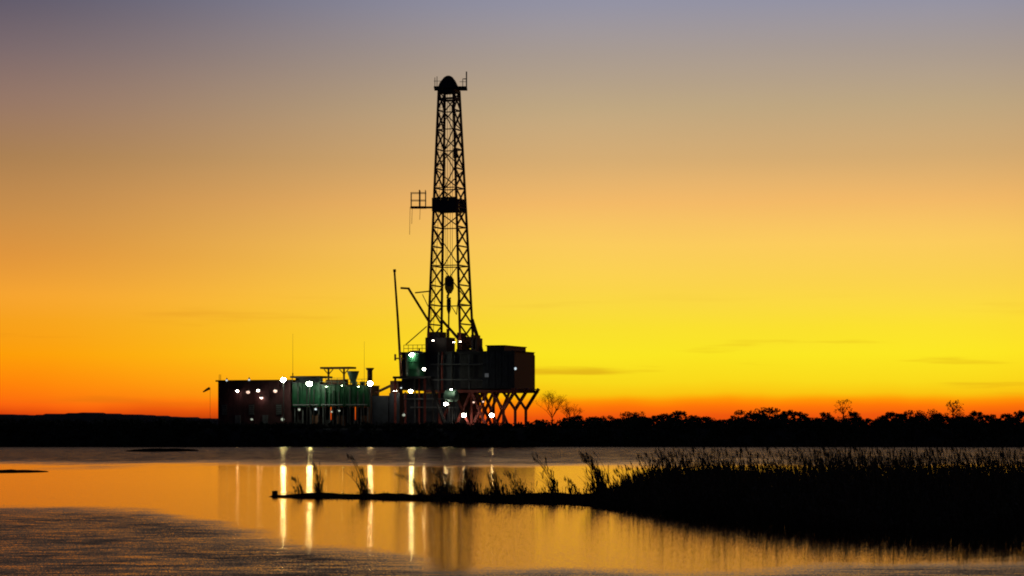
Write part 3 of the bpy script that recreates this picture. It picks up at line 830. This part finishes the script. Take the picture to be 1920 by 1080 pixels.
# ------------------------------------------------------------------ yard on the left
VS = -3.0
a0, zt0 = rat(409, 713, VS); a1, _ = rat(545, 713, VS)
gs = empty('generator_shed', rp((a0 + a1) / 2, 0, PAD), 'long maroon generator shed with a row of lamps', 'shed')
VSB = 3.5
nn = 14
clad(a0, a1, VS, PAD + .3, zt0 - .25, nn, 'maroon', gs, 'wall_panel')
clad(a0, a1, VSB, PAD + .3, zt0 - .25, nn, 'maroon', gs, 'wall_panel')
for u_ in (a0 + .06, a1 - .06):
    m_ = MB(); rbox(m_, u_ - .05, u_ + .05, VS + .06, VSB - .06, PAD + .3, zt0 - .25); m_.build('end_wall', 'maroon', gs)
m_ = MB(); rbox(m_, a0 - .1, a1 + .1, VS - .15, VSB + .15, PAD, PAD + .297); m_.build('skid_base', 'dark_steel', gs)
m_ = MB(); rbox(m_, a0 - .2, a1 + .2, VS - .55, VSB + .4, zt0 - .247, zt0); m_.build('roof', 'dark_steel', gs)
for i in range(9):
    u_ = a0 + 1.2 + i * 1.25
    if i in (2, 6):
        m_ = MB(); rbox(m_, u_ - .5, u_ + .5, VS - .17, VS - .09, PAD + .35, PAD + 2.4); d_ = m_.build('door', 'grey', gs)
        m_ = MB(); rbox(m_, u_ + .3, u_ + .38, VS - .22, VS - .172, PAD + 1.3, PAD + 1.42); m_.build('handle', 'dark_steel', d_)
    elif i in (0, 4, 8):
        m_ = MB(); rbox(m_, u_ - .5, u_ + .5, VS - .16, VS - .09, PAD + 2.4, PAD + 4.2); lv = m_.build('louvre', 'dark_steel', gs)
        for q in range(5):
            m_ = MB(); rbox(m_, u_ - .45, u_ + .45, VS - .22, VS - .162, PAD + 2.5 + q * .33, PAD + 2.7 + q * .33); m_.build('blade', 'grey', lv)
for (px, py, r_, kd) in ((445, 733, .26, 'lamp_up'), (465, 735, .34, 'lamp_pink'), (484, 732, .24, 'lamp_up'), (516, 733, .36, 'lamp_pink'),
                         (472, 786, .24, 'lamp_faint'), (530, 786, .34, 'lamp_faint'), (425, 713, .2, 'lamp_dim'), (467, 712, .2, 'lamp_dim')):
    flood(gs, rpt(px, py, VS - .75), r_, kd)
yl = rpt(490, 745, VS - .4)
flood(gs, yl, .24, 'lamp_up', aim=(0, 0.25, -1))
# ladder on the left end
for dv in (-1.2, -.7):
    MB().bar(rp(a0 - .75, dv, PAD), rp(a0 - .75, dv, zt0 + 1.0), .07).build('ladder_rail', 'mast_steel', gs)
for q in range(20):
    z = PAD + .3 + q * .33
    MB().bar(rp(a0 - .75, -1.2, z), rp(a0 - .75, -.7, z), .05).build('ladder_rung', 'mast_steel', gs)
for z in (PAD + 3.2, zt0 - .1): MB().bar(rp(a0 - .9, -.95, z), rp(a0 - .05, -.95, z), .09).build('ladder_bracket', 'mast_steel', gs)

# wind streamer on a thin rod
sq = rpt(394, 800, VS); sq.z = PAD
ws = empty('wind_sock', sq, 'small dark wind sock on a thin rod left of the shed', 'wind sock')
zt_s = rpt(394, 726, VS).z
MB().tube(sq, (sq.x, sq.y, zt_s), .025, n=5).build('rod', 'grey', ws)
MB().tube((sq.x - .06, sq.y, zt_s - .15), (sq.x - .55, sq.y - .1, zt_s - .42), .24, .20, 9).tube((sq.x - .55, sq.y - .1, zt_s - .42), (sq.x - 1.15, sq.y - .15, zt_s - .80), .20, .10, 9).build('sock', 'cloth', ws)

# three green mud tanks
def mud_tank(px0, px1, py0, label, rail=True, mat='green'):
    v0, v1 = VS + .2, VS + 4.2
    a, z1 = rat(px0, py0, v0); b_, _ = rat(px1, py0, v0)
    e = empty('mud_tank', rp((a + b_) / 2, (v0 + v1) / 2, PAD), label, 'tank', 'mud tanks beside the generator shed')
    zb0 = PAD + 3.7
    m_ = MB(); rbox(m_, a, b_, v0, v1, zb0, z1); m_.build('tank_body', mat, e)
    nr = max(3, int((b_ - a) / .8))
    for i in range(nr + 1):
        u_ = a + .06 + (b_ - a - .12) * i / nr
        m_ = MB(); rbox(m_, u_ - .06, u_ + .06, v0 - .12, v0 - .003, zb0 + .05, z1 - .05); m_.build('rib', mat, e)
    m_ = MB(); rbox(m_, a - .1, b_ + .1, v0 - .5, v1 + .1, z1 + .003, z1 + .10); wk = m_.build('walkway', 'dark_steel', e)
    if rail:
        for i in range(5):
            u_ = a + (b_ - a) * i / 4
            MB().bar(rp(u_, v0 - .45, z1 + .10), rp(u_, v0 - .45, z1 + 1.1), .06).build('rail_post', 'pale_green', wk)
        for dz in (.55, 1.1): MB().bar(rp(a, v0 - .45, z1 + dz), rp(b_, v0 - .45, z1 + dz), .06).build('handrail', 'pale_green', wk)
    for i in range(4):
        u_ = a + .3 + (b_ - a - .6) * i / 3
        for v in (v0 + .15, v1 - .3): MB().bar(rp(u_, v, PAD), rp(u_, v, zb0 - .003), .2).build('leg', 'grey', e)
    m_ = MB(); rbox(m_, a, b_, v1 - .1, v1, PAD, zb0 - .004); m_.build('sky_blocker', 'dark_steel', e)  # added dark sheet, shuts out the sky glow under the tank
    m_ = MB(); rbox(m_, a + .4, a + 1.7, v0 + .5, v0 + 2.2, PAD, PAD + 1.6); m_.build('pump_unit', 'dark_steel', e)
    m_ = MB(); rbox(m_, b_ - 1.6, b_ - .5, v0 + .4, v0 + 1.8, PAD, PAD + 2.3); m_.build('pump_unit', 'rust', e)
    for q in (.22, .55, .8):
        u_ = a + (b_ - a) * q
        MB().tube(rp(u_, v0 - .28, PAD + .2), rp(u_, v0 - .28, z1 - .3 - q), .09, n=8).build('drop_pipe', 'dark_steel', e)
        m_ = MB(); rbox(m_, u_ - .3, u_ + .3, v0 + 1.2, v0 + 1.9, z1 + .104, z1 + .75); m_.build('agitator_motor', 'dark_steel', e)
    MB().tube(rp(a + .2, v0 - .3, zb0 + .3), rp(b_ - .2, v0 - .3, zb0 + .3), .12, n=8).build('manifold_pipe', 'grey', e)
    return e, a, b_, z1, v0
t1, ta, tb_, tz, tv = mud_tank(549, 600, 718, 'green mud tank under a flat dark roof next to the shed', False)
zr_ = rat(575, 705, VS)[1]
m_ = MB(); rbox(m_, ta - .2, tb_ + .2, tv - .6, tv + 4.3, zr_ - .3, zr_); rf = m_.build('roof', 'dark_steel', t1)
m_ = MB(); rbox(m_, ta, tb_, tv + 1.0, tv + 1.08, tz + .105, zr_ - .303); m_.build('back_panel', 'blue_grey', t1)
for u_ in (ta + .1, tb_ - .1): MB().bar(rp(u_, tv - .4, tz + .1), rp(u_, tv - .4, zr_ - .3), .12).build('roof_post', 'dark_steel', t1)
t2, ta2, tb2, tz2, tv2 = mud_tank(602, 646, 722, 'green mud tank with railing below the small open shelter')
t3, ta3, tb3, tz3, tv3 = mud_tank(648, 692, 724, 'green mud tank with railing and a pale hopper on top')
for px, py, tt in ((612, 724, t2), (641, 722, t2), (672, 724, t3)):
    flood(tt, rpt(px, py, VS - 1.0), .14, 'lamp_small', aim=(0, 0.55, -0.85))
    q = rpt(px, py - 2, VS - .75); MB().bar(q, q + W * .9, .07).build('lamp_arm', 'dark_steel', tt)
# open shelter
sx0, sz = rat(605, 692, VS + 1.6); sx1, _ = rat(661, 692, VS + 1.6)
sh_ = empty('open_shelter', rp((sx0 + sx1) / 2, VS + 1.6, tz2 + .1), 'small open shelter with flat roof on two posts above the tanks', 'shelter')
m_ = MB(); rbox(m_, sx0, sx1, VS + .6, VS + 3.0, sz, sz + .32); m_.build('roof', 'rust', sh_)
for px in (616, 645):
    u_, _ = rat(px, 700, VS + 1.6)
    MB().bar(rp(u_, VS + 1.6, tz2 + .104), rp(u_, VS + 1.6, sz - .003), .30).build('post', 'rust', sh_)
    for sg in (-1, 1): MB().bar(rp(u_, VS + 1.6, sz - .9), rp(u_ + sg * .8, VS + 1.6, sz - .05), .12).build('knee_brace', 'rust', sh_)
m_ = MB(); rbox(m_, sx0 + .9, sx1 - 1.2, VS + 1.0, VS + 2.6, tz2 + .104, tz2 + .9); m_.build('shaker_box', 'rust', sh_)
# hopper
hu, hz = rat(662, 697, VS + 1.0); hc = rp(hu, VS + 1.0, tz3 + .1)
hp = empty('mud_hopper', hc, 'pale round mixing hopper standing on the right green tank', 'hopper')
MB().tube(hc + Vector((0, 0, .95)), hc + Vector((0, 0, hz - tz3)), .55, 1.0, 20).build('funnel', 'pale_green', hp)
for i in range(4):
    an = R(45 + 90 * i); MB().bar(hc + Vector((.6 * math.cos(an), .6 * math.sin(an), .003)), hc + Vector((.55 * math.cos(an), .55 * math.sin(an), 1.3)), .1).build('leg', 'pale_green', hp)
MB().tube(hc + Vector((0, 0, .1)), hc + Vector((0, 0, .95)), .16, .5, 12).build('outlet', 'pale_green', hp)

# engine skid, exhaust stack and small housings between tanks and base
ea, _ = rat(694, 800, VS); eb, _ = rat(748, 800, VS); ez = rat(720, 737, VS)[1]
es = empty('pump_skid', rp((ea + eb) / 2, VS + 1.5, PAD), 'low dark mud pump unit between the green tanks and rig base', 'pump')
m_ = MB(); rbox(m_, ea, eb, VS, VS + 3.2, PAD, PAD + .5); m_.build('skid', 'dark_steel', es)
m_ = MB(); rbox(m_, ea + .2, ea + 3.0, VS + .3, VS + 2.9, PAD + .503, ez - .4); m_.build('engine_cover', 'blue_grey', es)
m_ = MB(); rbox(m_, ea + 3.1, eb - .1, VS + .5, VS + 2.6, PAD + .503, ez); m_.build('pump_body', 'blue_grey', es)
uq0, zq1 = rat(733, 714, VS + 1); uq1, _ = rat(749, 714, VS + 1)
m_ = MB(); rbox(m_, uq0, uq1, VS + .7, VS + 2.3, ez + .003, zq1); m_.build('control_box', 'rust', es)
flood(es, rpt(741, 733, VS - .5), .26, 'lamp_white')
q1 = rpt(703, 737, VS + 1.2); q2 = rpt(735, 722, VS + 1.2)
MB().tube(q1, q2, .22, n=10).build('discharge_pipe', 'rust', es)
su, sz_ = rat(693.5, 691, VS + 1); 
ex = empty('exhaust_stack', rp(su, VS + 1, PAD), 'dark upright exhaust stack with wide cap above the lamp', 'exhaust stack')
MB().tube(rp(su, VS + 1, PAD), rp(su, VS + 1, sz_), .42, n=14).build('pipe', 'rust', ex)
MB().tube(rp(su, VS + 1, sz_ - .28), rp(su, VS + 1, sz_ + .1), .50, .72, 14).build('cap', 'rust', ex)
for z in (PAD + 2, PAD + 5): MB().tube(rp(su, VS + 1, z), rp(su, VS + 1, z + .12), .47, n=14).build('flange', 'rust', ex)

# lamp posts before the yard
def lamp_post(px, py, r_, kd, label, aim):
    vq = VS - 2.2
    q = rpt(px, py, vq); b0 = Vector((q.x, q.y + .6, PAD))
    e = empty('lamp_post', b0, label, 'lamp post', 'floodlight posts before the yard')
    MB().tube(b0, Vector((b0.x, b0.y, q.z)), .10, .07, 8).build('pole', 'dark_steel', e)
    MB().bar(Vector((b0.x, b0.y, q.z)), q + Vector((0, .3, 0)), .08).build('arm', 'dark_steel', e)
    flood(e, q, r_, kd, aim)
    return e
lamp_post(531, 712, .46, 'lamp_green', 'floodlight post shining at the right end of the shed roof', (0, -0.75, -0.65))
lamp_post(580, 719, .50, 'lamp_green', 'floodlight post shining before the roofed green tank', (0.1, -0.55, -0.7))
lamp_post(694, 719, .46, 'lamp_white', 'floodlight post shining just below the exhaust stack cap', (0, -0.8, -0.5))
for px, y0_, y1_, lab in ((549, 625, 705, 'thin whip aerial above the roofed tank'), (683, 640, 722, 'thin whip aerial above the pale hopper tank')):
    q0, q1 = rpt(px, y1_, VS + 2.5), rpt(px, y0_, VS + 2.5)
    e = empty('whip_aerial', q0, lab, 'aerial')
    MB().tube(q0, q1, .03, .015, 5).build('rod', 'grey', e)
    MB().tube(q0, q0 + Vector((0, 0, .5)), .09, n=8).build('mount', 'dark_steel', e)
# small work lights under the tanks
for (px, py, kd, r_) in ((592, 767, 'lamp_dim', .22), (561, 768, 'lamp_faint', .24), (622, 772, 'lamp_faint', .2), (636, 770, 'lamp_faint', .2)):
    flood(t1 if px < 600 else t2, rpt(px, py, VS - .7), r_, kd)

# ------------------------------------------------------------------ vegetation on the far shore
def leaf_cloud(centers, radii, count, size, seed, flat=0.8):
    r2 = np.random.default_rng(seed)
    c = np.repeat(np.array(centers), count, axis=0); rr = np.repeat(np.array(radii), count)[:, None]
    d = r2.normal(size=c.shape); d /= np.linalg.norm(d, axis=1)[:, None]
    p = c + d * rr * (r2.random((len(c), 1)) ** 0.45) * np.array([1, 1, flat])
    a = r2.normal(size=c.shape); a /= np.linalg.norm(a, axis=1)[:, None]
    b2 = np.cross(a, r2.normal(size=c.shape)); b2 /= np.linalg.norm(b2, axis=1)[:, None]
    s = size * r2.uniform(.5, 1.3, (len(c), 1))
    v = np.stack([p - a * s, p + b2 * s * .55, p + a * s, p - b2 * s * .55], axis=1).reshape(-1, 3)
    f = np.arange(len(v)).reshape(-1, 4)
    return v.tolist(), f.tolist()
def limb(mb, a, b_, r0, r1, n_=6): mb.tube(a, b_, r0, r1, n_, caps=False)
def tree_mesh(seed, hgt, wid, dens=26, lsize=.19, clumps=34, trunk_frac=.3):
    rr = random.Random(seed)
    tr = MB(); cr__ = []
    top = Vector((rr.uniform(-.2, .2), rr.uniform(-.2, .2), hgt * .75))
    mid = Vector((rr.uniform(-.15, .15), 0, hgt * trunk_frac))
    limb(tr, Vector((0, 0, -.2)), mid, .035 * hgt, .026 * hgt); limb(tr, mid, top, .026 * hgt, .008 * hgt)
    cs, rs = [], []
    for i in range(clumps):
        s = rr.uniform(trunk_frac * .8, 1.0); an = rr.uniform(0, 6.283)
        w_ = wid * .5 * math.sin(math.pi * min(1, max(.06, (s - trunk_frac * .6) / (1.1 - trunk_frac * .6)))) ** .7 * rr.uniform(.3, 1.05)
        c_ = Vector((w_ * math.cos(an), w_ * math.sin(an), hgt * s * .93))
        cs.append(tuple(c_)); rs.append(rr.uniform(.09, .17) * wid)
        if i % 3 == 0:
            st_ = mid.lerp(top, min(.95, max(0.02, (s - trunk_frac) * .9)))
            limb(tr, st_, c_, .011 * hgt, .003 * hgt, 5)
    v, f = leaf_cloud(cs, rs, dens, lsize, seed)
    return tr, v, f
def to_mesh(name, v, f, mat):
    me = bpy.data.meshes.new(name); me.from_pydata([tuple(p) for p in v], [], f); me.materials.append(M[mat]); me.update(); return me
protos = []
for s_ in range(7):
    tr, v, f = tree_mesh(40 + s_, 4.0, 3.8 + .6 * (s_ % 3), 40, .19, 46, .06 + .05 * (s_ % 3))
    protos.append((to_mesh('trunk', tr.v, tr.f, 'bark'), to_mesh('crown', v, f, 'leaf')))
def put_tree(px, top_py, Y, k, wscale=1.0, label='low leafy tree in the dark wood along the far shore', group='trees of the far shore wood', name='shore_tree', proto=None):
    x = (px - 960) * Y / F
    z0 = bank_z(x, Y)
    top = CAMH + (HZ - top_py) * Y / F
    s = (top - z0) / 4.0
    e = bpy.data.objects.new(name, None); e.location = (x, Y, z0 - .05); e.rotation_euler = (0, 0, random.uniform(0, 6.28)); e.scale = (s * wscale, s * wscale, s)
    C.objects.link(e); tag(e, label, 'tree', group)
    tm, cm = (proto or protos[k % len(protos)])
    for nm, me in (('trunk', tm), ('crown', cm)):
        o = bpy.data.objects.new(nm, me); C.objects.link(o); o.parent = e
    return e
rt = random.Random(3)
skyline = [(1010, 786), (1085, 782), (1110, 784), (1135, 779), (1160, 781), (1182, 776), (1205, 777), (1228, 773), (1250, 771), (1272, 773), (1300, 778), (1322, 781),
           (1345, 783), (1368, 778), (1394, 764), (1420, 777), (1442, 768), (1462, 771), (1476, 765), (1500, 775), (1525, 777), (1552, 776), (1602, 772), (1628, 780), (1655, 778),
           (1668, 770), (1690, 774), (1716, 771), (1740, 773), (1768, 772), (1806, 774), (1832, 767), (1858, 771), (1885, 776), (1912, 768), (1940, 772), (1975, 770), (2010, 774)]
for i, (px, py) in enumerate(skyline):
    put_tree(px + rt.uniform(-4, 4), py + rt.uniform(-5, 5), rt.uniform(388, 430), i * 3 + (i // 5), rt.uniform(.95, 1.4), 'tallest leafy tree standing out of the far wood skyline' if px == 1394 else 'leafy tree on the uneven skyline of the far wood')
for i in range(26):
    px = 1075 + i * 36 + rt.uniform(-9, 9)
    put_tree(px, rt.uniform(779, 786), rt.uniform(374, 388), i + 2, rt.uniform(1.3, 2.0), 'low bushy tree at the front edge of the far wood', 'bushy trees along the front of the wood')
for i in range(16):
    px = -40 + i * 28 + rt.uniform(-8, 8)
    put_tree(px, rt.uniform(783, 789), rt.uniform(384, 420), i, rt.uniform(1.1, 1.7), 'low spreading tree on the far shore left of the shed', 'trees left of the rig')
# two far round-headed trees
rp_far = []
for s_ in (91, 92):
    tr, v, f = tree_mesh(s_, 4.0, 2.6, 9, .11, 44, .30)
    rp_far.append((to_mesh('trunk', tr.v, tr.f, 'bark'), to_mesh('crown', v, f, 'leaf')))
put_tree(1582, 746, 900, 0, 1.0, 'slim thin-crowned tree rising behind the far wood', 'round trees behind the wood', 'round_tree', rp_far[0])
put_tree(1787, 749, 860, 0, 1.2, 'broad round-headed tree showing above the far wood', 'round trees behind the wood', 'round_tree', rp_far[1])
# bare tree right of the rig
def bare_tree(px, top_py, Y, label, seed, spread=1.0):
    rr = random.Random(seed)
    x = (px - 960) * Y / F; z0 = bank_z(x, Y); H = CAMH + (HZ - top_py) * Y / F - z0
    e = empty('bare_tree', (x, Y, z0), label, 'tree')
    tr, tw = MB(), MB()
    def grow(p, d, ln, r_, lev):
        q = p + d * ln
        (tr if lev < 2 else tw).tube(p, q, r_, r_ * .62, 6 if lev < 2 else 4, caps=False)
        if lev >= 5: return
        for _ in range(3 if lev < 4 else 2):
            nd = (d + Vector((rr.uniform(-.85, .85) * spread, rr.uniform(-.85, .85) * spread, rr.uniform(-.05, .5)))).normalized()
            grow(q, nd, ln * rr.uniform(.62, .82), r_ * .60, lev + 1)
    for q in range(3):
        d = Vector((rr.uniform(-.45, .45), rr.uniform(-.3, .3), 1)).normalized()
        grow(Vector((x + q * .25 - .25, Y, z0 - .1)), d, H * .30, .085, 0)
    tr.build('trunk', 'bark', e); tw.build('twigs', 'bark', e)
bare_tree(1036, 724, 405, 'bare leafless tree right of the red rig struts', 5, 1.25)
bare_tree(1072, 752, 410, 'small bare tree at the start of the far wood', 9)

# brush covering the shore bank
cs, rs = [], []
rb2 = random.Random(21)
for i in range(3000):
    x = rb2.uniform(-120, 120)
    d = 0.6 + 12 * rb2.random()
    y = shore_y(x) + d
    px = x * F / y + 960
    z = bank_z(x, y)
    hh = rb2.uniform(.4, 1.0) * (1.0 if 400 < px < 1010 else 1.6)
    cs.append((x, y, z + hh * .45)); rs.append(hh * .85)
v, f = leaf_cloud(cs, rs, 34, .24, 8, .8)
tag(MB().raw(v, f).build('shore_brush', 'brush'), 'dark low brush covering the far shore bank', 'brush', kind='stuff')
# rougher grass edge along the waterline
cs, rs = [], []
for i in range(900):
    x = rb2.uniform(-120, 120); y = shore_y(x) + rb2.uniform(-.2, 1.0)
    cs.append((x, y, max(.05, bank_z(x, y)) + .15)); rs.append(rb2.uniform(.25, .5))
v, f = leaf_cloud(cs, rs, 16, .22, 9, .8)
tag(MB().raw(v, f).build('shore_grass', 'brush'), 'dark grass fringe at the far waterline', 'grass', kind='stuff')
